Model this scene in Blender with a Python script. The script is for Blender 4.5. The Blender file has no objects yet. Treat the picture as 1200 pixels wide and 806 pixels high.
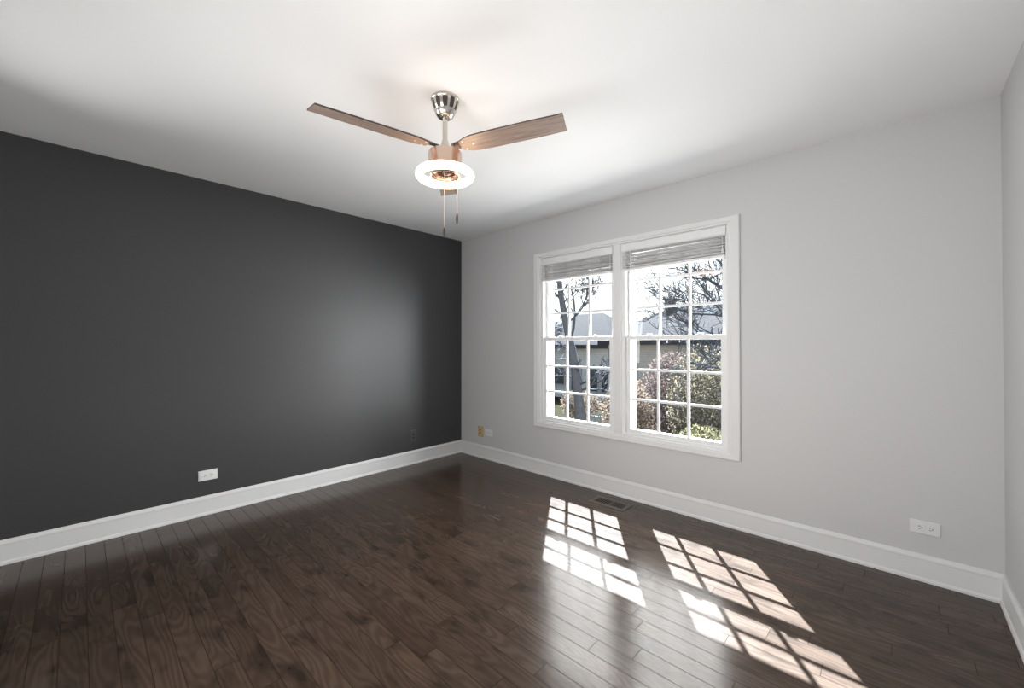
import bpy, bmesh, math, random
from mathutils import Vector, Matrix
C = bpy.context.scene.collection
sc = bpy.context.scene
PI = math.pi

# ------------------------------------------------------------------ camera, world, sun, lamps, exposure
cam_d = bpy.data.cameras.new('camera'); cam = bpy.data.objects.new('camera', cam_d); C.objects.link(cam)
cam_d.sensor_fit = 'HORIZONTAL'; cam_d.sensor_width = 36.0
cam_d.lens = 477.26 * 36.0 / 1200.0
cam_d.shift_x = 5.19 / 1200.0; cam_d.shift_y = -2.82 / 1200.0
cam_d.clip_start = 0.02; cam_d.clip_end = 300
cam.location = (3.6456, -3.0553, 1.2333)
cam.rotation_euler = (PI/2 + 0.00855, 0.0, 0.76033)
sc.camera = cam

sc.view_settings.view_transform = 'Standard'; sc.view_settings.look = 'None'
sc.view_settings.exposure = 0.0; sc.view_settings.gamma = 1.0
sc.view_settings.use_curve_mapping = False
sc.cycles.use_denoising = True
sc.cycles.max_bounces = 10; sc.cycles.diffuse_bounces = 6; sc.cycles.glossy_bounces = 4
sc.cycles.transparent_max_bounces = 16
sc.cycles.caustics_reflective = False; sc.cycles.caustics_refractive = False
sc.cycles.sample_clamp_indirect = 6.0

SUN_DIR = Vector((-0.522, 0.75, 1.0)).normalized()
world = bpy.data.worlds.new('sky'); sc.world = world; world.use_nodes = True
nt = world.node_tree; nt.nodes.clear()
N = nt.nodes.new; L = nt.links.new
tc = N('ShaderNodeTexCoord')
sx = N('ShaderNodeSeparateXYZ'); L(tc.outputs['Generated'], sx.inputs[0])
ramp = N('ShaderNodeValToRGB'); L(sx.outputs['Z'], ramp.inputs[0])
e = ramp.color_ramp.elements
e[0].position = 0.0; e[0].color = (1.0, 1.0, 1.0, 1)
e[1].position = 0.45; e[1].color = (0.50, 0.72, 1.0, 1)
m = ramp.color_ramp.elements.new(0.10); m.color = (0.93, 0.98, 1.0, 1)
dot = N('ShaderNodeVectorMath'); dot.operation = 'DOT_PRODUCT'; L(tc.outputs['Generated'], dot.inputs[0]); dot.inputs[1].default_value = SUN_DIR
mx = N('ShaderNodeMath'); mx.operation = 'MAXIMUM'; L(dot.outputs['Value'], mx.inputs[0]); mx.inputs[1].default_value = 0
pw = N('ShaderNodeMath'); pw.operation = 'POWER'; L(mx.outputs[0], pw.inputs[0]); pw.inputs[1].default_value = 12
gl = N('ShaderNodeMath'); gl.operation = 'MULTIPLY'; L(pw.outputs[0], gl.inputs[0]); gl.inputs[1].default_value = 26.0
cl = N('ShaderNodeTexNoise'); L(tc.outputs['Generated'], cl.inputs['Vector']); cl.inputs['Scale'].default_value = 3.0; cl.inputs['Detail'].default_value = 5
ad = N('ShaderNodeMath'); ad.operation = 'ADD'; L(cl.outputs['Fac'], ad.inputs[0]); ad.inputs[1].default_value = 0.75
bg = N('ShaderNodeBackground'); L(ramp.outputs['Color'], bg.inputs['Color']); L(ad.outputs[0], bg.inputs['Strength'])
bg2 = N('ShaderNodeBackground'); bg2.inputs['Color'].default_value = (1.0, 0.97, 0.93, 1); L(gl.outputs[0], bg2.inputs['Strength'])
ads = N('ShaderNodeAddShader'); L(bg.outputs[0], ads.inputs[0]); L(bg2.outputs[0], ads.inputs[1])
wo = N('ShaderNodeOutputWorld'); L(ads.outputs[0], wo.inputs['Surface'])

sun_d = bpy.data.lights.new('sun', 'SUN'); sun = bpy.data.objects.new('sun', sun_d); C.objects.link(sun)
sun_d.energy = 78.0; sun_d.color = (0.82, 0.96, 1.10); sun_d.angle = math.radians(0.45)
sun.rotation_euler = SUN_DIR.to_track_quat('Z', 'Y').to_euler()
sun.location = (-5, 8, 12)

def area(name, loc, target, sx_, sy_, power, color=(1, 1, 1), spread=180):
    d = bpy.data.lights.new(name, 'AREA'); o = bpy.data.objects.new(name, d); C.objects.link(o)
    d.shape = 'RECTANGLE'; d.size = sx_; d.size_y = sy_; d.energy = power; d.color = color; d.spread = math.radians(spread)
    o.location = loc
    o.rotation_euler = (Vector(loc) - Vector(target)).to_track_quat('Z', 'Y').to_euler()
    return o
area('studio_softbox', (0.32, -3.42, 1.50), (4.0, -1.9, 1.35), 0.5, 1.15, 15, (1.0, 0.99, 0.98), 105)  # added fill lamp, out of view at back left, lifts the right side
area('added_fill_up', (3.4, -3.1, 0.85), (3.75, -1.5, 2.44), 1.0, 0.8, 9, (1.0, 0.985, 0.965))  # added fill lamp under the camera, brightens ceiling and right wall
area('added_fill_mid', (2.3, -3.55, 1.0), (2.4, -0.2, 1.15), 0.9, 1.6, 23, (1.0, 0.99, 0.98), 125)  # added fill lamp by the back wall, brightens the window wall
area('added_fill_below_window', (2.0, 2.2, -0.65), (2.0, -1.6, 2.44), 5.0, 1.6, 360, (1.0, 0.99, 0.98))  # added unseen lamp below the sill, in place of bounced daylight on the ceiling
area('added_fill_outside_right', (4.8, 3.4, 1.9), (0.6, -1.2, 1.0), 4.0, 3.4, 1900, (1.0, 0.99, 0.98))  # added unseen lamp outside, in place of side daylight on the charcoal wall
portal = area('window_portal', (2.01, 0.16, 1.29), (2.01, -3, 1.29), 1.75, 1.65, 1.0)
portal.data.cycles.is_portal = True

# ------------------------------------------------------------------ material helpers
class NT:
    def __init__(s, name):
        s.m = bpy.data.materials.new(name); s.m.use_nodes = True
        s.t = s.m.node_tree; s.p = s.t.nodes['Principled BSDF']; s.out = s.t.nodes['Material Output']
    def n(s, typ, **kw):
        x = s.t.nodes.new('ShaderNode' + typ)
        for k, v in kw.items(): setattr(x, k, v)
        return x
    def l(s, a, b): s.t.links.new(a, b)
    def math(s, op, a, b=None):
        x = s.n('Math', operation=op)
        for i, v in enumerate((a, b)):
            if v is None: continue
            if isinstance(v, (int, float)): x.inputs[i].default_value = v
            else: s.l(v, x.inputs[i])
        return x.outputs[0]
    def mix(s, f, a, b, blend='MIX'):
        x = s.n('Mix', data_type='RGBA', blend_type=blend)
        for i, v in ((0, f), (6, a), (7, b)):
            if isinstance(v, (int, float)): x.inputs[i].default_value = v
            elif isinstance(v, tuple): x.inputs[i].default_value = v if len(v) == 4 else (*v, 1)
            else: s.l(v, x.inputs[i])
        return x.outputs[2]
    def bump(s, h, strength=0.1, dist=0.01):
        b = s.n('Bump'); b.inputs['Strength'].default_value = strength; b.inputs['Distance'].default_value = dist
        s.l(h, b.inputs['Height']); s.l(b.outputs[0], s.p.inputs['Normal'])

def plain(name, col, rough=0.5, metal=0.0, var=0.06, scale=30.0, bump=0.0, spec=0.5):
    t = NT(name); p = t.p
    p.inputs['Roughness'].default_value = rough; p.inputs['Metallic'].default_value = metal
    p.inputs['Specular IOR Level'].default_value = spec
    co = t.n('TexCoord'); no = t.n('TexNoise'); t.l(co.outputs['Object'], no.inputs['Vector'])
    no.inputs['Scale'].default_value = scale; no.inputs['Detail'].default_value = 4
    lo = tuple(c * (1 - var) for c in col); hi = tuple(min(1, c * (1 + var)) for c in col)
    t.l(t.mix(no.outputs['Fac'], lo, hi), p.inputs['Base Color'])
    if bump: t.bump(no.outputs['Fac'], bump, 0.002)
    return t.m

M = {}
M['dark_paint'] = plain('charcoal wall paint', (0.051, 0.051, 0.052), 0.42, var=0.03, scale=220, bump=0.05, spec=0.35)
M['grey_paint'] = plain('light grey wall paint', (0.56, 0.56, 0.563), 0.5, var=0.015, scale=220, bump=0.05, spec=0.3)
M['ceiling'] = plain('white ceiling paint', (0.86, 0.86, 0.86), 0.8, var=0.01, scale=200, bump=0.05, spec=0.2)
M['trim'] = plain('white semi gloss trim', (0.70, 0.70, 0.70), 0.5, var=0.01, spec=0.3)
M['vinyl'] = plain('white window vinyl', (0.76, 0.76, 0.76), 0.45, var=0.01, spec=0.3)
M['blind'] = plain('white blind slat', (0.49, 0.487, 0.487), 0.45, var=0.02)
M['valance'] = plain('white blind valance', (0.74, 0.74, 0.74), 0.4, var=0.02)
M['cord'] = plain('white cord', (0.72, 0.71, 0.70), 0.6)
M['plate'] = plain('white outlet plate', (0.70, 0.70, 0.70), 0.4, var=0.01)
M['almond'] = plain('yellowed outlet plate', (0.50, 0.38, 0.21), 0.4, var=0.03)
M['dark_plate'] = plain('painted charcoal plate', (0.06, 0.06, 0.06), 0.4, var=0.02)
M['slot'] = plain('dark slot', (0.008, 0.008, 0.008), 0.8, spec=0.1)
M['nickel'] = plain('brushed nickel', (0.60, 0.565, 0.52), 0.24, metal=1.0, var=0.04, scale=80)
M['nickel_ring_glow'] = plain('nickel with painted ring glow', (0.68, 0.52, 0.43), 0.26, metal=1.0, var=0.04, scale=80)  # nickel metal; warm reflection of the ring light put into its colour
M['chain'] = plain('pale chain metal', (0.80, 0.72, 0.62), 0.35, metal=0.6)
M['dark_metal'] = plain('dark bronze metal', (0.09, 0.075, 0.065), 0.35, metal=0.8)
M['vent'] = plain('brown vent frame', (0.085, 0.066, 0.054), 0.4, var=0.12)

def ring_light():
    t = NT('lit ring diffuser'); t.p.inputs['Base Color'].default_value = (0.9, 0.88, 0.85, 1)
    t.p.inputs['Emission Color'].default_value = (1.0, 0.70, 0.46, 1); t.p.inputs['Emission Strength'].default_value = 9.0
    return t.m
M['ring'] = ring_light()

def glass():
    t = NT('window glass'); t.t.nodes.remove(t.p)
    tr = t.n('BsdfTransparent'); tr.inputs[0].default_value = (0.97, 0.98, 0.98, 1)
    g = t.n('BsdfGlossy'); g.inputs['Roughness'].default_value = 0.0
    lw = t.n('LayerWeight'); lw.inputs[0].default_value = 0.5
    fac = t.math('ADD', t.math('MULTIPLY', t.math('POWER', lw.outputs['Facing'], 5.0), 0.6), 0.025)
    mxs = t.n('MixShader'); t.l(fac, mxs.inputs[0]); t.l(tr.outputs[0], mxs.inputs[1]); t.l(g.outputs[0], mxs.inputs[2])
    t.l(mxs.outputs[0], t.out.inputs['Surface'])
    return t.m
M['glass'] = glass()

def wood_floor():
    t = NT('dark oak plank floor'); p = t.p
    co = t.n('TexCoord'); sp = t.n('SeparateXYZ'); t.l(co.outputs['Object'], sp.inputs[0])
    X, Y = sp.outputs['X'], sp.outputs['Y']
    w = 0.0817
    yr = t.math('DIVIDE', Y, w); row = t.math('FLOOR', yr); fy = t.math('FRACT', yr)
    wn = t.n('TexWhiteNoise', noise_dimensions='1D'); t.l(row, wn.inputs['W'])
    Lr = t.math('ADD', t.math('MULTIPLY', wn.outputs['Value'], 0.45), 0.62)
    wn2 = t.n('TexWhiteNoise', noise_dimensions='1D'); t.l(t.math('ADD', row, 71.3), wn2.inputs['W'])
    xr = t.math('DIVIDE', t.math('ADD', X, t.math('MULTIPLY', wn2.outputs['Value'], 5.0)), Lr)
    col = t.math('FLOOR', xr); fx = t.math('FRACT', xr)
    cv = t.n('CombineXYZ'); t.l(row, cv.inputs[0]); t.l(col, cv.inputs[1])
    pid = t.n('TexWhiteNoise', noise_dimensions='3D'); t.l(cv.outputs[0], pid.inputs['Vector'])
    ids = t.n('SeparateColor'); t.l(pid.outputs['Color'], ids.inputs[0])
    # grain coordinates, shifted per plank
    gx = t.math('ADD', X, t.math('MULTIPLY', ids.outputs[0], 37.0)); gy = t.math('ADD', Y, t.math('MULTIPLY', ids.outputs[1], 19.0))
    gv = t.n('CombineXYZ'); t.l(gx, gv.inputs[0]); t.l(gy, gv.inputs[1]); t.l(ids.outputs[2], gv.inputs[2])
    mp = t.n('Mapping'); mp.inputs['Scale'].default_value = (2.2, 60.0, 1.0); t.l(gv.outputs[0], mp.inputs['Vector'])
    fine = t.n('TexNoise'); t.l(mp.outputs[0], fine.inputs['Vector']); fine.inputs['Scale'].default_value = 3.0; fine.inputs['Detail'].default_value = 6; fine.inputs['Roughness'].default_value = 0.65
    # cathedral figure: contour lines of a slow noise field
    mp2 = t.n('Mapping'); mp2.inputs['Scale'].default_value = (1.3, 7.0, 1.0); t.l(gv.outputs[0], mp2.inputs['Vector'])
    slow = t.n('TexNoise'); t.l(mp2.outputs[0], slow.inputs['Vector']); slow.inputs['Scale'].default_value = 1.4; slow.inputs['Detail'].default_value = 1.2
    rings = t.math('SINE', t.math('MULTIPLY', slow.outputs['Fac'], 75.0))
    rings = t.math('ADD', t.math('MULTIPLY', rings, 0.5), 0.5)
    # knots and smoky stain
    mp3 = t.n('Mapping'); mp3.inputs['Scale'].default_value = (2.2, 5.0, 1.0); t.l(gv.outputs[0], mp3.inputs['Vector'])
    stain = t.n('TexNoise'); t.l(mp3.outputs[0], stain.inputs['Vector']); stain.inputs['Scale'].default_value = 2.2; stain.inputs['Detail'].default_value = 3
    st = t.n('MapRange'); t.l(stain.outputs['Fac'], st.inputs[0]); st.inputs[1].default_value = 0.52; st.inputs[2].default_value = 0.74
    base = t.mix(ids.outputs[2], (0.064, 0.043, 0.031), (0.098, 0.067, 0.049))
    base = t.mix(t.math('MULTIPLY', rings, 0.46), base, (0.027, 0.016, 0.011))
    base = t.mix(t.math('MULTIPLY', fine.outputs['Fac'], 0.55), base, (0.046, 0.029, 0.020))
    base = t.mix(t.math('MULTIPLY', st.outputs[0], 0.80), base, (0.018, 0.012, 0.009))
    # joints
    ey = t.math('MINIMUM', fy, t.math('SUBTRACT', 1.0, fy)); ey = t.math('MULTIPLY', ey, w)
    ex = t.math('MINIMUM', fx, t.math('SUBTRACT', 1.0, fx)); ex = t.math('MULTIPLY', ex, Lr)
    ed = t.math('MINIMUM', ex, ey)
    j = t.n('MapRange'); t.l(ed, j.inputs[0]); j.inputs[1].default_value = 0.0006; j.inputs[2].default_value = 0.0022
    base = t.mix(j.outputs[0], (0.026, 0.018, 0.013), base)
    t.l(base, p.inputs['Base Color'])
    rg = t.math('ADD', t.math('MULTIPLY', fine.outputs['Fac'], 0.06), 0.17)
    t.l(rg, p.inputs['Roughness'])
    t.l(t.math('MULTIPLY', j.outputs[0], 0.32), p.inputs['Specular IOR Level'])
    t.bump(fine.outputs['Fac'], 0.02, 0.0005)
    return t.m
M['floor'] = wood_floor()

def blade_wood():
    t = NT('taupe grained blade wood'); co = t.n('TexCoord')
    mp = t.n('Mapping'); mp.inputs['Scale'].default_value = (5, 90, 5); t.l(co.outputs['Object'], mp.inputs['Vector'])
    n1 = t.n('TexNoise'); t.l(mp.outputs[0], n1.inputs['Vector']); n1.inputs['Scale'].default_value = 1.2; n1.inputs['Detail'].default_value = 5
    r = t.n('MapRange'); t.l(n1.outputs['Fac'], r.inputs[0]); r.inputs[1].default_value = 0.3; r.inputs[2].default_value = 0.7
    t.l(t.mix(r.outputs[0], (0.20, 0.143, 0.115), (0.36, 0.275, 0.230)), t.p.inputs['Base Color'])
    t.p.inputs['Roughness'].default_value = 0.4
    return t.m
M['blade'] = blade_wood()
M['blade_edge'] = plain('dark blade edging', (0.06, 0.045, 0.038), 0.5)

# outdoors
def striped(name, c1, c2, axis, freq, rough=0.85, noise=0.2):
    t = NT(name); co = t.n('TexCoord'); sp = t.n('SeparateXYZ'); t.l(co.outputs['Object'], sp.inputs[0])
    f = t.math('FRACT', t.math('MULTIPLY', sp.outputs[axis], freq))
    no = t.n('TexNoise'); t.l(co.outputs['Object'], no.inputs['Vector']); no.inputs['Scale'].default_value = 4; no.inputs['Detail'].default_value = 6
    st = t.math('GREATER_THAN', f, 0.85)
    c = t.mix(no.outputs['Fac'], tuple(x * (1 - noise) for x in c1), tuple(x * (1 + noise) for x in c1))
    t.l(t.mix(st, c, c2), t.p.inputs['Base Color']); t.p.inputs['Roughness'].default_value = rough
    t.p.inputs['Specular IOR Level'].default_value = 0.02
    return t.m
M['siding'] = striped('beige lap siding', (0.50, 0.48, 0.46), (0.36, 0.35, 0.33), 'Z', 7)
M['siding_tan'] = striped('tan lap siding', (0.50, 0.44, 0.39), (0.36, 0.31, 0.27), 'Z', 7)
M['shingle'] = striped('grey roof shingle', (0.033, 0.028, 0.027), (0.025, 0.021, 0.020), 'Z', 8, noise=0.35)
M['out_white'] = plain('white painted exterior trim', (0.30, 0.30, 0.31), 0.6)
M['out_glass'] = plain('dark house window', (0.03, 0.035, 0.04), 0.2)
M['fascia'] = plain('dark fascia', (0.02, 0.02, 0.022), 0.7)
M['brick'] = plain('chimney brick', (0.26, 0.22, 0.21), 0.9, var=0.3, scale=12)
M['bark'] = plain('grey bark', (0.12, 0.118, 0.125), 0.9, var=0.35, scale=14, spec=0.1)
M['twig'] = plain('bare twig', (0.085, 0.088, 0.10), 0.9, var=0.3, scale=5, spec=0.1)
M['grass'] = plain('winter lawn', (0.020, 0.0185, 0.012), 0.95, var=0.35, scale=2.5, spec=0.0)
def leafm(name, a, b):
    t = NT(name); co = t.n('TexCoord'); no = t.n('TexNoise'); t.l(co.outputs['Object'], no.inputs['Vector'])
    no.inputs['Scale'].default_value = 5; no.inputs['Detail'].default_value = 2
    r = t.n('MapRange'); t.l(no.outputs['Fac'], r.inputs[0]); r.inputs[1].default_value = 0.35; r.inputs[2].default_value = 0.65
    c = t.mix(r.outputs[0], a, b); t.t.nodes.remove(t.p)
    d = t.n('BsdfDiffuse'); tl = t.n('BsdfTranslucent'); m = t.n('MixShader'); m.inputs[0].default_value = 0.5
    t.l(c, d.inputs[0]); t.l(c, tl.inputs[0]); t.l(d.outputs[0], m.inputs[1]); t.l(tl.outputs[0], m.inputs[2]); t.l(m.outputs[0], t.out.inputs['Surface'])
    return t.m
M['leaf_olive'] = leafm('olive leaf', (0.18, 0.15, 0.095), (0.085, 0.072, 0.055))
M['leaf_tan'] = leafm('tan dry leaf', (0.22, 0.16, 0.115), (0.095, 0.072, 0.056))
M['leaf_pink'] = leafm('pinkish brown leaf', (0.16, 0.108, 0.090), (0.07, 0.054, 0.050))
M['leaf_yellow'] = leafm('yellow green leaf', (0.17, 0.15, 0.080), (0.08, 0.072, 0.042))

# ------------------------------------------------------------------ mesh helpers
def new_obj(name, bm, mat, parent=None, smooth=False, bevel=0.0):
    me = bpy.data.meshes.new(name)
    bmesh.ops.recalc_face_normals(bm, faces=bm.faces)
    bm.to_mesh(me); bm.free()
    for mt in (mat if isinstance(mat, (list, tuple)) else [mat]): me.materials.append(mt)
    o = bpy.data.objects.new(name, me); C.objects.link(o)
    if smooth:
        for f in me.polygons: f.use_smooth = True
        try: me.set_sharp_from_angle(angle=math.radians(35))
        except Exception: pass
    if bevel:
        b = o.modifiers.new('bevel', 'BEVEL'); b.width = bevel; b.segments = 2; b.limit_method = 'ANGLE'
    if parent: o.parent = parent
    return o
def box(bm, x0, x1, y0, y1, z0, z1, mi=0):
    v = [bm.verts.new(p) for p in ((x0,y0,z0),(x1,y0,z0),(x1,y1,z0),(x0,y1,z0),(x0,y0,z1),(x1,y0,z1),(x1,y1,z1),(x0,y1,z1))]
    for q in ((0,1,2,3),(4,5,6,7),(0,1,5,4),(1,2,6,5),(2,3,7,6),(3,0,4,7)):
        f = bm.faces.new([v[i] for i in q]); f.material_index = mi
def prism(bm, pts_a, pts_b, cap=True, mi=0):
    a = [bm.verts.new(p) for p in pts_a]; b = [bm.verts.new(p) for p in pts_b]; n = len(a)
    for i in range(n):
        f = bm.faces.new((a[i], a[(i+1) % n], b[(i+1) % n], b[i])); f.material_index = mi
    if cap:
        bm.faces.new(a).material_index = mi; bm.faces.new(b).material_index = mi
def lathe(bm, prof, cx=0, cy=0, seg=40, mi=0):
    rings = []
    for r, z in prof:
        if r < 1e-6: rings.append([bm.verts.new((cx, cy, z))])
        else: rings.append([bm.verts.new((cx + r*math.cos(2*PI*k/seg), cy + r*math.sin(2*PI*k/seg), z)) for k in range(seg)])
    for a, b in zip(rings, rings[1:]):
        for k in range(seg):
            k2 = (k+1) % seg
            vs = [a[k % len(a)], a[k2 % len(a)], b[k2 % len(b)], b[k % len(b)]]
            u = []
            for v in vs:
                if v not in u: u.append(v)
            if len(u) >= 3:
                f = bm.faces.new(u); f.material_index = mi
def tube(bm, pts, rads, seg=6, mi=0):
    pts = [Vector(p) for p in pts]
    if not isinstance(rads, (list, tuple)): rads = [rads]*len(pts)
    prev = None
    for i, p in enumerate(pts):
        d = (pts[min(i+1, len(pts)-1)] - pts[max(i-1, 0)])
        d = d.normalized() if d.length > 1e-9 else Vector((0,0,1))
        u = d.orthogonal().normalized() if i == 0 else (u - d*u.dot(d)).normalized()
        v = d.cross(u)
        ring = [bm.verts.new(p + (u*math.cos(2*PI*k/seg) + v*math.sin(2*PI*k/seg))*rads[i]) for k in range(seg)]
        if prev:
            for k in range(seg):
                bm.faces.new((prev[k], prev[(k+1) % seg], ring[(k+1) % seg], ring[k])).material_index = mi
        else: first = ring
        prev = ring
    if seg > 3:
        bm.faces.new(first); bm.faces.new(prev)
def thing(name, label, cat, loc=(0,0,0), rotz=0, group=None):
    o = bpy.data.objects.new(name, None); C.objects.link(o); o.empty_display_size = 0.1
    o.location = loc; o.rotation_euler = (0, 0, rotz); o['label'] = label; o['category'] = cat
    if group: o['group'] = group
    return o
def struct(o, label=None, cat=None):
    o['kind'] = 'structure'
    if label: o['label'] = label
    if cat: o['category'] = cat
    return o
B = bmesh.new

# ------------------------------------------------------------------ room shell
W, D, H = 4.0223, 3.66, 2.44
T = 0.135
bm = B(); box(bm, -0.15, W+0.15, -D-0.15, T, -0.12, 0.0)
struct(new_obj('floor', bm, M['floor']), 'dark brown oak plank floor with sunlit window patches', 'floor')
bm = B(); box(bm, -0.15, W+0.15, -D-0.15, T, H, H+0.12)
struct(new_obj('ceiling', bm, M['ceiling']), 'smooth white ceiling above the ceiling fan', 'ceiling')
bm = B(); box(bm, -0.15, 0, -D-0.15, T, 0, H)
struct(new_obj('wall_left', bm, M['dark_paint']), 'charcoal painted accent wall on the left', 'wall')
bm = B(); box(bm, W, W+0.15, -D-0.15, T, 0, H)
struct(new_obj('wall_right', bm, M['grey_paint']), 'light grey wall at the right edge', 'wall')
bm = B(); box(bm, 0, W, -D-0.15, -D, 0, H)
struct(new_obj('wall_back', bm, M['grey_paint']), 'light grey wall behind the viewpoint', 'wall')
OX0, OX1, OZ0, OZ1 = 1.183, 2.837, 0.512, 2.060
bm = B()
box(bm, 0, OX0, 0, T, 0, H); box(bm, OX1, W, 0, T, 0, H); box(bm, OX0, OX1, 0, T, 0, OZ0); box(bm, OX0, OX1, 0, T, OZ1, H)
struct(new_obj('wall_front', bm, M['grey_paint']), 'light grey wall around the double window', 'wall')

bm = B(); box(bm, -0.6, W+0.6, T, 0.52, 2.30, 2.46)
struct(new_obj('trim_3', bm, M['out_white']), 'roof eave above the window outside', 'eave')

# baseboards: profile (distance from wall, height), mitred at the corners
PROF = [(0, 0), (0.022, 0), (0.022, 0.010), (0.018, 0.018), (0.0135, 0.020), (0.0135, 0.108), (0.0150, 0.112), (0.0150, 0.120), (0.010, 0.130), (0.007, 0.137), (0, 0.137)]
def baseboard(name, fa, fb, label):
    bm = B(); prism(bm, [fa(d, z) for d, z in PROF], [fb(d, z) for d, z in PROF])
    return struct(new_obj(name, bm, M['trim']), label, 'baseboard')
baseboard('baseboard_left', lambda d, z: (d, -D+d, z), lambda d, z: (d, -d, z), 'white baseboard along the charcoal wall')
baseboard('baseboard_front', lambda d, z: (d, -d, z), lambda d, z: (W-d, -d, z), 'white baseboard under the window')
baseboard('baseboard_right', lambda d, z: (W-d, -d, z), lambda d, z: (W-d, -D+d, z), 'white baseboard along the right wall')
baseboard('baseboard_back', lambda d, z: (W-d, -D+d, z), lambda d, z: (d, -D+d, z), 'white baseboard along the back wall')

# window casing (picture-frame trim with inner bead) and centre mullion cover
CX0, CX1, CZ0, CZ1 = 1.104, 2.895, 0.455, 2.113
CP = [(0, 0), (0, -0.016), (0.006, -0.020), (0.050, -0.018), (0.058, -0.013), (0.070, -0.013), (0.0785, -0.008), (0.0785, 0)]
def frame_pt(corner, i, d, y):
    sxn = 1 if corner in (0, 3) else -1; szn = 1 if corner in (0, 1) else -1
    return ((CX0 if sxn > 0 else CX1) + sxn*d, y, (CZ0 if szn > 0 else CZ1) + szn*d*(0.72 if szn > 0 else 0.68))
bm = B()
for a, b in ((0, 1), (1, 2), (2, 3), (3, 0)):
    prism(bm, [frame_pt(a, i, d, y) for i, (d, y) in enumerate(CP)], [frame_pt(b, i, d, y) for i, (d, y) in enumerate(CP)])
struct(new_obj('trim_1', bm, M['trim']), 'white picture frame casing around the double window', 'window casing')
bm = B()
mpf = [(1.952, 0.012), (1.952, -0.006), (1.958, -0.012), (2.022, -0.012), (2.028, -0.006), (2.028, 0.012)]
prism(bm, [(x, y, OZ0) for x, y in mpf], [(x, y, OZ1) for x, y in mpf])
struct(new_obj('trim_2', bm, M['trim']), 'white mullion strip between the two window units', 'window mullion')

# ------------------------------------------------------------------ the two double-hung units
def window(name, fx0, fx1, gx0, gx1, label):
    zb, zm0, zm1, zt = 0.556, 1.275, 1.307, 1.985
    bm = B()
    # frame: jambs, head, sill (outer part runs out to the outside of the wall)
    box(bm, fx0, gx0-0.035, 0.0, T+0.01, OZ0, OZ1)                       # left jamb
    box(bm, gx1+0.035, fx1, 0.0, T+0.01, OZ0, OZ1)                       # right jamb
    box(bm, gx0-0.035, gx1+0.035, 0.0, T+0.01, zt+0.04, OZ1)             # head
    box(bm, gx0-0.035, gx1+0.035, 0.0, 0.012, OZ0, 0.528)                # inner sill nosing
    prism(bm, [(gx0-0.035, 0.012, OZ0), (gx0-0.035, T+0.03, OZ0), (gx0-0.035, T+0.03, 0.535), (gx0-0.035, 0.046, 0.560), (gx0-0.035, 0.046, 0.522), (gx0-0.035, 0.012, 0.522)],
              [(gx1+0.035, 0.012, OZ0), (gx1+0.035, T+0.03, OZ0), (gx1+0.035, T+0.03, 0.535), (gx1+0.035, 0.046, 0.560), (gx1+0.035, 0.046, 0.522), (gx1+0.035, 0.012, 0.522)])
    box(bm, gx0-0.035, gx0-0.013, 0.086, T+0.01, 0.545, zt+0.04)          # exterior stops
    box(bm, gx1+0.013, gx1+0.035, 0.086, T+0.01, 0.545, zt+0.04)
    root = struct(new_obj(name, bm, M['vinyl'], bevel=0.0015), label, 'window')
    def sash(nm, y0, y1, z0, z1, gz0, gz1, lock):
        bm = B()
        a, b = gx0-0.033, gx1+0.033
        box(bm, a, gx0, y0, y1, z0, z1); box(bm, gx1, b, y0, y1, z0, z1)
        box(bm, gx0, gx1, y0, y1, z0, gz0); box(bm, gx0, gx1, y0, y1, gz1, z1)
        s = new_obj(nm, bm, M['vinyl'], root, bevel=0.002)
        ym = (y0+y1)/2
        bm = B(); box(bm, gx0-0.004, gx1+0.004, ym-0.004, ym+0.004, gz0-0.004, gz1+0.004)
        new_obj('glass_pane', bm, M['glass'], s)
        bm = B(); hw = 0.0085
        for k in (1, 2):
            x = gx0 + (gx1-gx0)*k/3; box(bm, x-hw, x+hw, ym-0.009, ym+0.009, gz0, gz1)
        for k in (1, 2):
            z = gz0 + (gz1-gz0)*k/3; box(bm, gx0, gx1, ym-0.0085, ym+0.0085, z-hw, z+hw)
        new_obj('muntin_grid', bm, M['vinyl'], s)
        if lock:
            for fx in (0.22, 0.78):
                x = gx0 + (gx1-gx0)*fx
                bm = B(); box(bm, x-0.028, x+0.028, y0+0.006, y1-0.004, z1, z1+0.005)
                lathe(bm, [(0, z1+0.005), (0.014, z1+0.005), (0.014, z1+0.014), (0, z1+0.017)], x, (y0+y1)/2, 16)
                box(bm, x-0.004, x+0.034, y0-0.004, y0+0.008, z1+0.006, z1+0.013)
                new_obj('sash_lock', bm, M['vinyl'], s, bevel=0.001)
        else:
            pass
        return s
    sash('upper_sash', 0.051, 0.083, zm0, zt+0.038, zm1, zt, False)
    sash('lower_sash', 0.014, 0.046, 0.524, zm1, zb, zm0, True)
    return root
window('window_1', 1.1835, 1.9895, 1.243, 1.908, 'white double hung window, left unit')
window('window_2', 1.9905, 2.8365, 2.095, 2.770, 'white double hung window, right unit')

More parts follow.
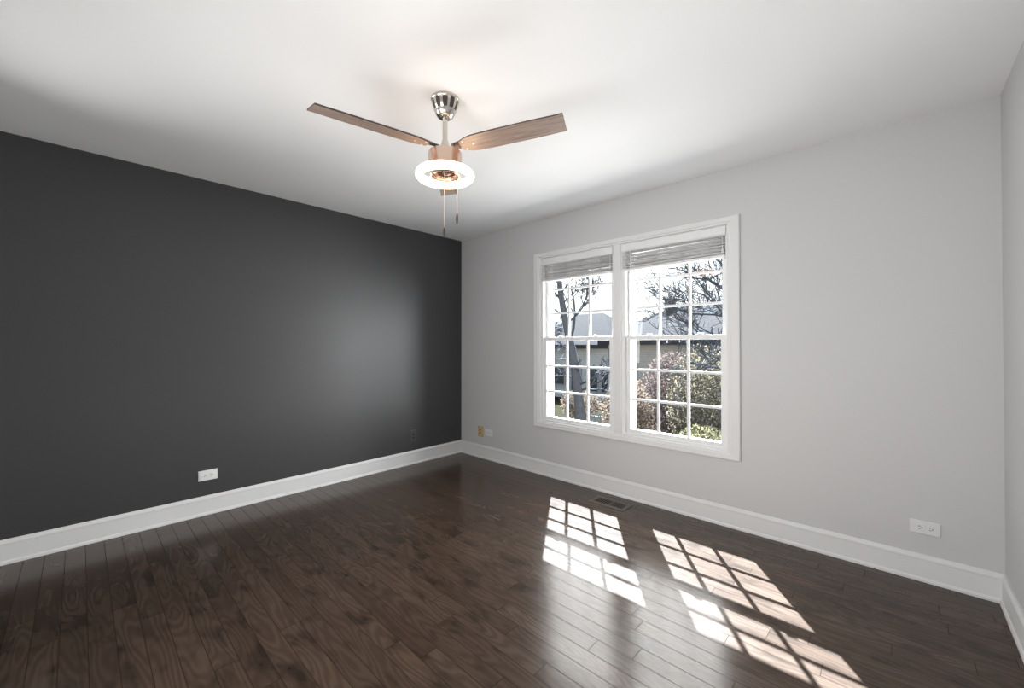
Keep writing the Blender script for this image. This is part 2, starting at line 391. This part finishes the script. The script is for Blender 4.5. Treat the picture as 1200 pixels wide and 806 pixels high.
# ------------------------------------------------------------------ raised blinds
def blind(x0, x1, label, wand_x, tilt):
    rnd = random.Random(int(x0*1000))
    t = thing('window_blind', label, 'blind', (x0, 0.0, 2.055), 0, 'raised blinds at the top of the window')
    w = x1 - x0
    bm = B()
    prism(bm, [(0.002, y, z) for y, z in ((-0.004, 0), (-0.010, -0.004), (-0.012, -0.056), (-0.007, -0.066), (-0.002, -0.066), (-0.004, -0.05))],
              [(w-0.002, y, z) for y, z in ((-0.004, 0), (-0.010, -0.004), (-0.012, -0.056), (-0.007, -0.066), (-0.002, -0.066), (-0.004, -0.05))])
    new_obj('valance', bm, M['valance'], t)
    bm = B(); box(bm, 0.004, w-0.004, 0.0, 0.044, -0.048, -0.002)
    new_obj('headrail', bm, M['valance'], t, bevel=0.002)
    bm = B(); n = 15; ztop, zbot = -0.068, -0.198
    for k in range(n):
        z = ztop + (zbot-ztop)*k/(n-1) + rnd.uniform(-0.001, 0.001)
        a = rnd.uniform(-0.05, 0.12); q = rnd.uniform(-0.003, 0.003); dz = tilt*k/(n-1) + rnd.uniform(-0.0015, 0.0015)
        y0, y1 = -0.006+q, 0.044+q
        pts = lambda x, e: [(x, y0, z+e-0.025*a), ((x), (y0+y1)/2, z+e+0.002), (x, y1, z+e+0.025*a), (x, y1, z+e+0.025*a-0.0028), (x, (y0+y1)/2, z+e-0.003), (x, y0, z+e-0.025*a-0.0052)]
        prism(bm, pts(0.008, -dz), pts(w-0.008, dz))
    new_obj('slats', bm, M['blind'], t)
    bm = B(); prism(bm, [(0.008, y, z-tilt) for y, z in ((-0.006, -0.202), (0.044, -0.202), (0.044, -0.218), (-0.006, -0.218))],
                    [(w-0.008, y, z+tilt) for y, z in ((-0.006, -0.202), (0.044, -0.202), (0.044, -0.218), (-0.006, -0.218))])
    new_obj('bottom_rail', bm, M['valance'], t, bevel=0.002)
    for f in (0.14, 0.38, 0.62, 0.86):
        bm = B()
        for yy in (-0.0095, 0.0475):
            box(bm, w*f-0.0015, w*f+0.0015, yy-0.0005, yy+0.0005, -0.212, -0.05)
        box(bm, w*f-0.0015, w*f+0.0015, -0.0095, 0.0475, -0.2125, -0.2120)
        new_obj('ladder_cord', bm, M['blind'], t)
    bm = B(); tube(bm, [(wand_x, -0.015, -0.064), (wand_x-0.002, -0.016, -0.40), (wand_x-0.006, -0.014, -0.72)], [0.003, 0.0034, 0.0045], 8)
    new_obj('tilt_wand', bm, M['cord'], t, smooth=True)
    bm = B(); tube(bm, [(w-0.02, -0.014, -0.064), (w-0.02, -0.015, -0.16)], 0.0025, 6)
    lathe(bm, [(0.0025, -0.155), (0.006, -0.16), (0.009, -0.185), (0.006, -0.19), (0, -0.19)], w-0.02, -0.015, 12)
    new_obj('lift_cord', bm, M['cord'], t, smooth=True)
    return t
blind(1.186, 1.951, 'white slatted blind raised at the top of the left window', 0.050, 0.0)
blind(2.030, 2.812, 'white slatted blind raised at the top of the right window', 0.082, 0.004)

# ------------------------------------------------------------------ ceiling fan
FX, FY = 2.0488, -1.8218
fan = thing('ceiling_fan', 'three bladed brushed nickel ceiling fan with lit ring light', 'ceiling fan', (FX, FY, H))
def Z(z): return z - H
CAN = [(0.0640, -0.012), (0.0625, -0.024), (0.0560, -0.044), (0.0460, -0.062)]
bm = B()
lathe(bm, [(0, 0), (0.070, 0), (0.070, -0.010), (0.066, -0.015), (0.060, -0.015)], seg=48)
lathe(bm, [(0.047, -0.056), (0.0515, -0.058), (0.0480, -0.070), (0.0400, -0.083), (0.0300, -0.091), (0.018, -0.094), (0.0, -0.094)], seg=48)
canopy = new_obj('canopy', bm, M['nickel'], fan, smooth=True)
for k in range(11):                                # ribs between the vent openings
    a = 2*PI*(k+0.35)/11; ca, sa = math.cos(a), math.sin(a)
    def P(r, z, s): return (r*ca - s*sa, r*sa + s*ca, z)
    bm = B(); hwid = [0.0085, 0.0070, 0.0058, 0.0060]
    rows = [[bm.verts.new(P(r-0.001, z, -h)) for _ in (0,)] + [bm.verts.new(P(r-0.001, z, h)), bm.verts.new(P(r+0.0035, z, h)), bm.verts.new(P(r+0.0035, z, -h))] for (r, z), h in zip(CAN, hwid)]
    for r1, r2 in zip(rows, rows[1:]):
        for i in range(4): bm.faces.new((r1[i], r1[(i+1) % 4], r2[(i+1) % 4], r2[i]))
    bm.faces.new(rows[0]); bm.faces.new(rows[-1])
    new_obj('canopy_rib', bm, M['nickel'], canopy, bevel=0.0008)
bm = B(); lathe(bm, [(r - 0.0005, z) for r, z in CAN], seg=48)
new_obj('vent_shade_sheet', bm, M['dark_metal'], canopy, smooth=True)  # dark sheet stands in for shade inside the vent openings
bm = B(); lathe(bm, [(0.0, -0.088), (0.012, -0.088), (0.012, -0.225), (0, -0.225)], seg=24)
new_obj('downrod', bm, M['nickel'], fan, smooth=True)
bm = B(); lathe(bm, [(0, -0.203), (0.015, -0.203), (0.016, -0.210), (0.028, -0.245), (0.032, -0.250), (0.046, -0.252), (0.046, -0.262), (0, -0.262)], seg=32)
new_obj('coupling', bm, M['nickel'], fan, smooth=True)
bm = B()
lathe(bm, [(0, -0.258), (0.074, -0.260), (0.0805, -0.263), (0.0815, -0.268), (0.0815, -0.322), (0.083, -0.325), (0.083, -0.334), (0.078, -0.338), (0, -0.338)], seg=56)
motor = new_obj('motor_housing', bm, M['nickel_ring_glow'], fan, smooth=True)
bm = B()
lathe(bm, [(0.060, -0.336), (0.069, -0.340), (0.071, -0.374), (0.066, -0.379), (0.060, -0.377), (0.056, -0.358), (0.030, -0.354), (0.028, -0.363), (0, -0.365)], seg=48)
new_obj('switch_housing', bm, M['nickel_ring_glow'], fan, smooth=True)
# ring light: torus on three arms
bm = B(); R_, r_ = 0.1235, 0.0195; zc = Z(2.066)
nu, nv = 72, 20
g = [[bm.verts.new(((R_ + r_*math.cos(2*PI*v/nv))*math.cos(2*PI*u/nu), (R_ + r_*math.cos(2*PI*v/nv))*math.sin(2*PI*u/nu), zc + r_*math.sin(2*PI*v/nv))) for v in range(nv)] for u in range(nu)]
for u in range(nu):
    for v in range(nv):
        bm.faces.new((g[u][v], g[(u+1) % nu][v], g[(u+1) % nu][(v+1) % nv], g[u][(v+1) % nv]))
new_obj('ring_light', bm, M['ring'], fan, smooth=True)
for k in range(3):
    bm = B(); a = math.radians(80 + 120*k); ca, sa = math.cos(a), math.sin(a)
    tube(bm, [(0.066*ca, 0.066*sa, -0.360), (0.085*ca, 0.085*sa, -0.366), (0.107*ca, 0.107*sa, zc)], 0.006, 8)
    new_obj('ring_arm', bm, M['nickel'], fan, smooth=True)
# blades
ZB = Z(2.196); TILT = math.radians(11.35); BW = 0.1055
def blade(ang):
    a = math.radians(ang)
    mt = Matrix.Rotation(a, 4, 'Z') @ Matrix.Translation((0, 0, ZB)) @ Matrix.Rotation(-TILT, 4, 'X')
    out = []
    nseg = 14
    L0, L1 = 0.092, 0.604
    top, bot = [], []
    for i in range(nseg+1):
        f = i/nseg; x = L0 + (L1-L0)*f
        hw = (BW/2)*(0.86 + 0.20*math.sin(PI*min(1, f*0.75+0.1))) * (1.0 if f > 0.10 else 0.62+3.8*f)
        hw = min(hw, BW/2*1.04)
        if i == nseg: hw = BW/2
        top.append((x - (0.004 if i == nseg else 0), hw)); bot.append((x + (0.006 if i == nseg else 0), -hw))
    outline = bot + top[::-1]
    bm = B(); th = 0.0035
    lo = [bm.verts.new((x, y, -th)) for x, y in outline]; hi = [bm.verts.new((x, y, th)) for x, y in outline]
    bm.faces.new(lo); bm.faces.new(hi)
    n = len(lo)
    for i in range(n):
        f = bm.faces.new((lo[i], lo[(i+1) % n], hi[(i+1) % n], hi[i])); f.material_index = 1
    b = new_obj('blade', bm, [M['blade'], M['blade_edge']], fan)
    b.matrix_local = mt
    bm = B()
    pts = [(0.040, 0.018), (0.100, 0.030), (0.135, 0.026), (0.168, 0.006), (0.168, -0.006), (0.135, -0.026), (0.100, -0.030), (0.040, -0.018)]
    prism(bm, [(x, y, th+0.0005) for x, y in pts], [(x, y, th+0.004) for x, y in pts])
    new_obj('blade_bracket', bm, M['nickel'], b)
    for x, y in ((0.112, 0.026), (0.112, -0.026), (0.158, 0.0)):
        bm = B(); lathe(bm, [(0, -th-0.003), (0.003, -th-0.003), (0.005, -th-0.0008), (0.005, -th+0.0005), (0, -th+0.0005)], x, y, 12)
        new_obj('screw', bm, M['chain'], b, smooth=True)
for k in range(3): blade(19.8 + 120*k)
# pull chains
rx, ry = 0.7247, 0.6891                           # right of the view, in plan
for lat, z1, z2 in ((-0.004, 1.808, 1.768), (0.059, 1.876, 1.828)):
    x, y = lat*rx, lat*ry
    bm = B(); tube(bm, [(x, y, -0.350), (x, y, Z(z1))], 0.0013, 6)
    for i in range(int((-0.36 - Z(z1))/0.008)):
        zz = -0.360 - i*0.008
        lathe(bm, [(0, zz+0.002), (0.0021, zz), (0, zz-0.002)], x, y, 6)
    ch = new_obj('pull_chain', bm, M['chain'], fan)
    bm = B(); zt, zb = Z(z1), Z(z2)
    lathe(bm, [(0, zt+0.004), (0.0025, zt+0.002), (0.0055, zt-0.010), (0.0058, zt-0.025), (0.004, zb+0.002), (0, zb)], x, y, 14)
    new_obj('chain_pull', bm, M['dark_metal'], ch, smooth=True)

# ------------------------------------------------------------------ outlets (plate faces +Z of a local frame: u along wall, v up, n out)
def outlet(name, origin, uax, nax, w, h, label, cat, pm, kind, horizontal):
    t = thing(name, label, cat, origin, 0, None)
    U = Vector(uax); Nn = Vector(nax); V = Vector((0, 0, 1))
    def P(u, v, n): return tuple(U*u + V*v + Nn*n)
    bm = B()
    a = [P(-w/2, -h/2, 0), P(w/2, -h/2, 0), P(w/2, h/2, 0), P(-w/2, h/2, 0)]
    k = 0.004
    b = [P(-w/2, -h/2, 0.003), P(w/2, -h/2, 0.003), P(w/2, h/2, 0.003), P(-w/2, h/2, 0.003)]
    c = [P(-w/2+k, -h/2+k, 0.006), P(w/2-k, -h/2+k, 0.006), P(w/2-k, h/2-k, 0.006), P(-w/2+k, h/2-k, 0.006)]
    va, vb, vc = [[bm.verts.new(p) for p in q] for q in (a, b, c)]
    for r1, r2 in ((va, vb), (vb, vc)):
        for i in range(4): bm.faces.new((r1[i], r1[(i+1) % 4], r2[(i+1) % 4], r2[i]))
    bm.faces.new(va); bm.faces.new(vc)
    new_obj('wall_plate', bm, pm, t)
    def rot(u, v): return (v, u) if not horizontal else (u, v)     # the receptacles run along the long side
    if kind == 'duplex':
        for s in (-1, 1):
            bm = B(); cu = s*0.0195; pts = []
            for i in range(20):
                an = 2*PI*i/20; pts.append((cu + max(-0.0135, min(0.0135, 0.0170*math.cos(an))), 0.0165*math.sin(an)))
            prism(bm, [P(*rot(u, v), 0.0055) for u, v in pts], [P(*rot(u, v), 0.0078) for u, v in pts])
            rc = new_obj('receptacle', bm, pm, t)
            bm = B()
            for v0, l in ((0.0065, 0.0055), (-0.0065, 0.0045)):
                q = [(cu-l, v0-0.0014), (cu+l*0.4, v0-0.0014), (cu+l*0.4, v0+0.0014), (cu-l, v0+0.0014)]
                prism(bm, [P(*rot(u, v), 0.0074) for u, v in q], [P(*rot(u, v), 0.0083) for u, v in q])
            q = [(cu+0.0075+0.0028*math.cos(2*PI*i/10), 0.0028*math.sin(2*PI*i/10)) for i in range(10)]
            prism(bm, [P(*rot(u, v), 0.0074) for u, v in q], [P(*rot(u, v), 0.0083) for u, v in q])
            new_obj('socket_holes', bm, M['slot'], rc)
    elif kind == 'jacks':
        for s in (-1, 1):
            bm = B(); cu = s*0.017
            q = [(cu+0.0075*math.cos(2*PI*i/14), 0.0075*math.sin(2*PI*i/14)) for i in range(14)]
            prism(bm, [P(*rot(u, v), 0.0055) for u, v in q], [P(*rot(u, v), 0.0082) for u, v in q])
            new_obj('jack', bm, M['slot'], t)
    sc_ = [(0, 0)] if kind == 'duplex' else [(-0.042, 0), (0.042, 0)]
    for su, sv in sc_:
        bm = B()
        q = [(su+0.003*math.cos(2*PI*i/10), sv+0.003*math.sin(2*PI*i/10)) for i in range(10)]
        prism(bm, [P(*rot(u, v), 0.0055) for u, v in q], [P(*rot(u, v), 0.0070) for u, v in q])
        new_obj('plate_screw', bm, pm if kind == 'duplex' else M['chain'] if pm is not M['dark_plate'] else M['dark_plate'], t)
    return t
outlet('electrical_outlet', (0, -2.4025, 0.284), (0, 1, 0), (1, 0, 0), 0.116, 0.073, 'white duplex outlet set sideways on the charcoal wall', 'outlet', M['plate'], 'duplex', True)
outlet('electrical_outlet', (3.754, 0, 0.277), (1, 0, 0), (0, -1, 0), 0.115, 0.070, 'white duplex outlet on the grey wall near the right corner', 'outlet', M['plate'], 'duplex', True)
outlet('electrical_outlet', (0.4585, 0, 0.285), (1, 0, 0), (0, -1, 0), 0.112, 0.071, 'white sideways outlet beside the yellowed wall plate', 'outlet', M['plate'], 'duplex', True)
outlet('wall_jack', (0.331, 0, 0.283), (1, 0, 0), (0, -1, 0), 0.090, 0.120, 'yellowed upright jack plate on grey wall near the dark corner', 'wall plate', M['almond'], 'jacks', False)
outlet('wall_jack', (0, -0.652, 0.288), (0, 1, 0), (1, 0, 0), 0.076, 0.122, 'charcoal painted plate camouflaged on the charcoal wall', 'wall plate', M['dark_plate'], 'jacks', False)

# ------------------------------------------------------------------ floor register
vent = thing('floor_vent', 'brown slotted floor register below the window', 'floor vent', (2.032, -0.200, 0.0))
bm = B(); x0, x1, y0, y1 = -0.148, 0.148, -0.075, 0.080; gx, gy0, gy1 = 0.122, -0.045, 0.050
def ringbox(bm, a0, a1, b0, b1, c0, c1, d0, d1, z0, z1):
    box(bm, a0, a1, b0, d0, z0, z1); box(bm, a0, a1, d1, b1, z0, z1); box(bm, a0, c0, d0, d1, z0, z1); box(bm, c1, a1, d0, d1, z0, z1)
ringbox(bm, x0, x1, y0, y1, -gx, gx, gy0, gy1, 0.0, 0.005)
new_obj('frame', bm, M['vent'], vent, bevel=0.0015)
bm = B(); box(bm, -gx, gx, gy0, gy1, 0.0002, 0.001)  # thin dark sheet in place of the shaded duct between louvers
new_obj('duct_shade_sheet', bm, M['slot'], vent)
bm = B(); n = 14
for k in range(n):
    x = -gx + 2*gx*(k+0.5)/n; hw = 0.0030 if k != n//2 else 0.008
    box(bm, x-hw-0.0, x+hw, gy0, gy1, 0.0012, 0.0042)
new_obj('louvers', bm, M['vent'], vent)

# ------------------------------------------------------------------ outdoors
GZ = -2.9
bm = B(); box(bm, -70, 40, 0.6, 90, GZ-0.3, GZ)
struct(new_obj('ground', bm, M['grass']), 'winter lawn outside the window', 'lawn')

def gable_house(label, x0, x1, y0, y1, eave, ridge, wall_m, hip, wins, chim, group):
    h = thing('house', label, 'house', ((x0+x1)/2, y0, GZ), 0, group)
    ox, oy, oz = (x0+x1)/2, y0, GZ
    def q(p): return (p[0]-ox, p[1]-oy, p[2]-oz)
    bm = B(); box(bm, x0-ox, x1-ox, 0, y1-oy, 0, eave-oz)
    if not hip:
        ym = (y0+y1)/2
        for x in (x0, x1-0.2):
            prism(bm, [q((x, y0, eave)), q((x, y1, eave)), q((x, ym, ridge))], [q((x+0.2, y0, eave)), q((x+0.2, y1, eave)), q((x+0.2, ym, ridge))])
    wall = new_obj('wall', bm, wall_m, h)
    o = 0.45; ym = (y0+y1)/2; hp = (ym - y0)*hip if hip else -o
    A = [(x0-o, y0-o, eave), (x1+o, y0-o, eave), (x1+o, y1+o, eave), (x0-o, y1+o, eave)]
    R1, R2 = (x0+hp, ym, ridge), (x1-hp, ym, ridge)
    bm = B()
    for dz in (0.0, 0.18):
        v = [bm.verts.new(q((p[0], p[1], p[2]+dz))) for p in A]; r1 = bm.verts.new(q((R1[0], R1[1], R1[2]+dz))); r2 = bm.verts.new(q((R2[0], R2[1], R2[2]+dz)))
        bm.faces.new((v[0], v[1], r2, r1)); bm.faces.new((v[2], v[3], r1, r2)); bm.faces.new((v[1], v[2], r2)); bm.faces.new((v[3], v[0], r1))
        if dz == 0: lowv = v
        else:
            for i in range(4): bm.faces.new((lowv[i], lowv[(i+1) % 4], v[(i+1) % 4], v[i]))
    roof = new_obj('roof', bm, M['shingle'], h)
    bm = B(); box(bm, x0-o-ox, x1+o-ox, -o-0.06, -o, eave-0.10-oz, eave+0.16-oz)
    new_obj('gutter', bm, M['fascia'], h)
    for cx, cy, w, top in chim:
        bm = B(); box(bm, cx-w/2-ox, cx+w/2-ox, cy-oy-0.4, cy-oy+0.4, eave-oz, top-oz); box(bm, cx-w/2-0.08-ox, cx+w/2+0.08-ox, cy-oy-0.48, cy-oy+0.48, top-oz-0.15, top-oz)
        box(bm, cx-w*0.2-ox, cx+w*0.2-ox, cy-oy-0.15, cy-oy+0.15, top-oz, top-oz+0.25)
        new_obj('chimney', bm, M['brick'], h)
    for wx, wz, ww, wh, kind in wins:
        bm = B(); ringbox_y(bm, wx-ww/2-ox, wx+ww/2-ox, wz-wh/2-oz, wz+wh/2-oz, 0.10, -0.08, 0.0)
        fr = new_obj('door_frame' if kind == 'door' else 'window_frame', bm, M['out_white'], h)
        bm = B(); box(bm, wx-ww/2+0.1-ox, wx+ww/2-0.1-ox, -0.03, 0.0, wz-wh/2+0.1-oz, wz+wh/2-0.1-oz)
        if kind != 'door':
            pass
        new_obj('door_leaf' if kind == 'door' else 'pane', bm, M['out_glass'], fr)
    return h
def ringbox_y(bm, x0, x1, z0, z1, t, y0, y1):
    box(bm, x0, x1, y0, y1, z0, z0+t); box(bm, x0, x1, y0, y1, z1-t, z1); box(bm, x0, x0+t, y0, y1, z0+t, z1-t); box(bm, x1-t, x1, y0, y1, z0+t, z1-t)

gable_house('grey beige house with dark gutter seen through left window', -19.5, -11.0, 23.4, 31.0, 1.08, 3.75, M['siding'], 0.8,
            [(-11.6, -1.35, 0.9, 1.9, 'window'), (-12.6, -1.35, 0.8, 1.9, 'window'), (-14.2, -1.7, 1.0, 2.3, 'door'), (-15.8, -1.2, 1.2, 1.5, 'window')],
            [], 'houses across the lawn')
gable_house('tan house with hipped grey roof and chimney seen through right window', -9.8, 1.4, 20.5, 28.0, 1.35, 3.75, M['siding_tan'], 0.8,
            [(-6.2, -0.6, 1.0, 1.5, 'window'), (-8.3, -0.6, 1.0, 1.5, 'window'), (-4.2, -0.6, 1.2, 1.5, 'window')],
            [(-7.25, 24.2, 0.45, 4.35)], 'houses across the lawn')

# picket fence
f = thing('picket_fence', 'low grey picket fence on the lawn in left window', 'fence', (-7.2, 14.0, GZ))
bm = B()
for k in range(22):
    x = k*0.11; prism(bm, [(x, 0, 0.05), (x+0.06, 0, 0.05), (x+0.06, 0, 0.80), (x+0.03, 0, 0.86), (x, 0, 0.80)], [(x, 0.02, 0.05), (x+0.06, 0.02, 0.05), (x+0.06, 0.02, 0.80), (x+0.03, 0.02, 0.86), (x, 0.02, 0.80)])
new_obj('pickets', bm, M['out_white'], f)
for z in (0.2, 0.66):
    bm = B(); box(bm, -0.02, 2.42, 0.02, 0.06, z, z+0.07); new_obj('rail', bm, M['out_white'], f)
for x in (-0.06, 2.40):
    bm = B(); box(bm, x, x+0.09, 0.0, 0.09, 0, 0.95); new_obj('post', bm, M['out_white'], f)

# bare trees
def bare_tree(label, base, trunk_pts, trunk_r, limbs, seed, depth, spread=0.6, dens=4):
    rnd = random.Random(seed)
    t = thing('bare_tree', label, 'tree', base, 0, 'bare trees outside the window')
    def lp(p): return Vector(p) - Vector(base)
    bm = B(); tube(bm, [lp(p) for p in trunk_pts], trunk_r, 10)
    new_obj('trunk', bm, M['bark'], t, smooth=True)
    bm = B()
    def grow(p, d, ln, r, dep):
        pts = [p]; rs = [r]; q = p.copy(); dd = d.copy(); n = 4
        for i in range(n):
            dd = (dd + Vector((rnd.uniform(-1, 1), rnd.uniform(-1, 1), rnd.uniform(-0.6, 0.9)))*0.22).normalized()
            q = q + dd*ln/n; pts.append(q.copy()); rs.append(max(0.010, r*(1 - 0.55*(i+1)/n)))
        tube(bm, pts, rs, 5 if r > 0.02 else 3)
        if dep > 0:
            for k in range(dens):
                i = rnd.randint(1, n); b = pts[i]
                nd = (dd + Vector((rnd.uniform(-1, 1), rnd.uniform(-1, 1), rnd.uniform(-0.7, 1.0)))*spread*1.6).normalized()
                grow(b, nd, ln*rnd.uniform(0.45, 0.75), max(0.011, rs[i]*0.6), dep-1)
    for p, tgt, r in limbs:
        p = lp(p); tgt = lp(tgt); d = tgt - p
        grow(p, d.normalized(), d.length, r, depth)
    new_obj('branches', bm, M['twig'], t)
    return t
bare_tree('bare tree with leaning grey trunk in left window', (-4.15, 9.0, GZ),
          [(-4.15, 9, GZ), (-4.32, 9, -1.14), (-4.5, 9, 0.2), (-4.67, 9, 1.09), (-4.95, 9, 2.1), (-5.19, 9, 3.3), (-5.25, 9, 4.6), (-5.3, 9.1, 6.0)],
          [0.22, 0.17, 0.16, 0.15, 0.12, 0.10, 0.07, 0.03],
          [((-4.75, 9, 1.35), (-3.85, 9.1, 3.1), 0.055), ((-4.9, 9, 1.95), (-3.9, 8.9, 2.9), 0.04), ((-5.0, 9, 2.3), (-6.1, 9.2, 2.7), 0.04), ((-5.1, 9, 2.8), (-5.9, 9, 3.7), 0.04),
           ((-5.15, 9, 3.1), (-4.2, 9.2, 4.0), 0.04), ((-4.62, 9, 0.9), (-5.8, 9.2, 1.5), 0.04), ((-4.6, 9, 0.7), (-5.5, 8.8, 0.9), 0.035), ((-4.45, 9, -0.2), (-3.6, 9, 0.35), 0.045),
           ((-4.4, 9, -0.4), (-3.4, 9.1, 0.1), 0.05), ((-4.5, 9, 0.1), (-5.6, 9, 0.3), 0.03), ((-5.2, 9, 3.6), (-6.0, 9.1, 4.6), 0.04), ((-5.2, 9, 3.4), (-4.6, 9.1, 4.6), 0.04), ((-4.9, 9, 1.8), (-5.8, 9, 2.0), 0.03),
           ((-5.1, 9, 2.7), (-4.3, 8.9, 3.3), 0.03), ((-5.15, 9, 3.0), (-5.9, 9.1, 3.2), 0.03), ((-5.0, 9, 2.4), (-4.5, 9.2, 3.4), 0.025), ((-5.2, 9, 3.4), (-5.8, 8.9, 4.2), 0.03), ((-4.85, 9, 1.7), (-5.6, 9.1, 1.7), 0.025), ((-4.2, 9.05, 2.6), (-3.9, 9.1, 3.6), 0.028)],
          7, 3, 0.6, 4)
bare_tree('bare tree with spreading thin branches in right window', (1.1, 9.2, GZ),
          [(1.1, 9.2, GZ), (1.05, 9.2, -0.5), (0.95, 9.2, 1.5), (0.8, 9.2, 3.2), (0.7, 9.3, 5.0)], [0.2, 0.16, 0.13, 0.10, 0.05],
          [((0.98, 9.2, 1.4), (-0.4, 9.2, 2.6), 0.05), ((0.95, 9.2, 1.8), (-1.2, 9.3, 2.5), 0.05), ((0.9, 9.2, 2.3), (-1.4, 9.1, 3.4), 0.055), ((0.85, 9.2, 2.8), (-0.6, 9.2, 3.9), 0.045),
           ((0.98, 9.2, 1.2), (-0.6, 9.1, 1.6), 0.04), ((1.0, 9.2, 0.9), (-1.0, 9.2, 1.9), 0.04), ((0.8, 9.2, 3.2), (-0.8, 9.3, 4.6), 0.045), ((1.0, 9.2, 0.5), (-0.8, 9.0, 0.9), 0.04)],
          21, 3, 0.6, 5)

# shrubs: stems and small leaves
def shrub(label, base, rx_, ry_, rz_, n, mat, seed, size=0.045):
    rnd = random.Random(seed)
    t = thing('shrub', label, 'shrub', base, 0, 'shrubs below the window')
    bm = B()
    for k in range(60):
        a = rnd.uniform(0, 2*PI); rr = math.sqrt(rnd.random())
        top = Vector((rx_*rr*math.cos(a), ry_*rr*math.sin(a), rz_*(1.1 + 0.8*rnd.random()*(1-rr*0.4))))
        b = Vector((top.x*0.12, top.y*0.12, 0)); mid = b.lerp(top, 0.5) + Vector((rnd.uniform(-.15, .15), rnd.uniform(-.15, .15), 0.1))
        tube(bm, [b, mid, top], [0.018, 0.011, 0.004], 4)
        for s in range(5):
            p = mid.lerp(top, rnd.random()); d = Vector((rnd.uniform(-1, 1), rnd.uniform(-1, 1), rnd.uniform(0, 1)))*0.45
            tube(bm, [p, p+d], [0.006, 0.003], 3)
    new_obj('stems', bm, M['bark'], t)
    bm = B()
    for k in range(n):
        while True:
            p = Vector((rnd.uniform(-1, 1), rnd.uniform(-1, 1), rnd.uniform(-1, 1)))
            if 0.15 < p.length < 1.0: break
        p = Vector((p.x*rx_, p.y*ry_, rz_ + p.z*rz_))
        u = Vector((rnd.gauss(0, 1), rnd.gauss(0, 1), rnd.gauss(0, 1))).normalized(); v = u.orthogonal().normalized()
        s = size*rnd.uniform(0.6, 1.4)
        vs = [bm.verts.new(p + u*s), bm.verts.new(p + v*s*0.5), bm.verts.new(p - u*s), bm.verts.new(p - v*s*0.5)]
        bm.faces.new(vs)
    lf = new_obj('foliage', bm, mat, t)
    return t
shrub('tall tan leaved shrub at left of right window view', (-3.7, 11.2, GZ), 1.0, 0.85, 1.5, 6000, M['leaf_tan'], 3)
shrub('tall pinkish brown shrub in middle of right window view', (-2.9, 13.4, GZ), 1.3, 0.9, 1.95, 8000, M['leaf_pink'], 4)
shrub('tall olive shrub at right of right window view', (-1.1, 11.5, GZ), 1.2, 0.9, 2.1, 8000, M['leaf_olive'], 5)
shrub('low yellow green shrub at lower right of right window view', (-0.25, 9.0, GZ), 0.9, 0.8, 0.95, 4500, M['leaf_yellow'], 6)
shrub('dry brown shrub beside the fence in left window view', (-8.6, 15.5, GZ), 1.2, 0.9, 0.9, 3500, M['leaf_tan'], 8)
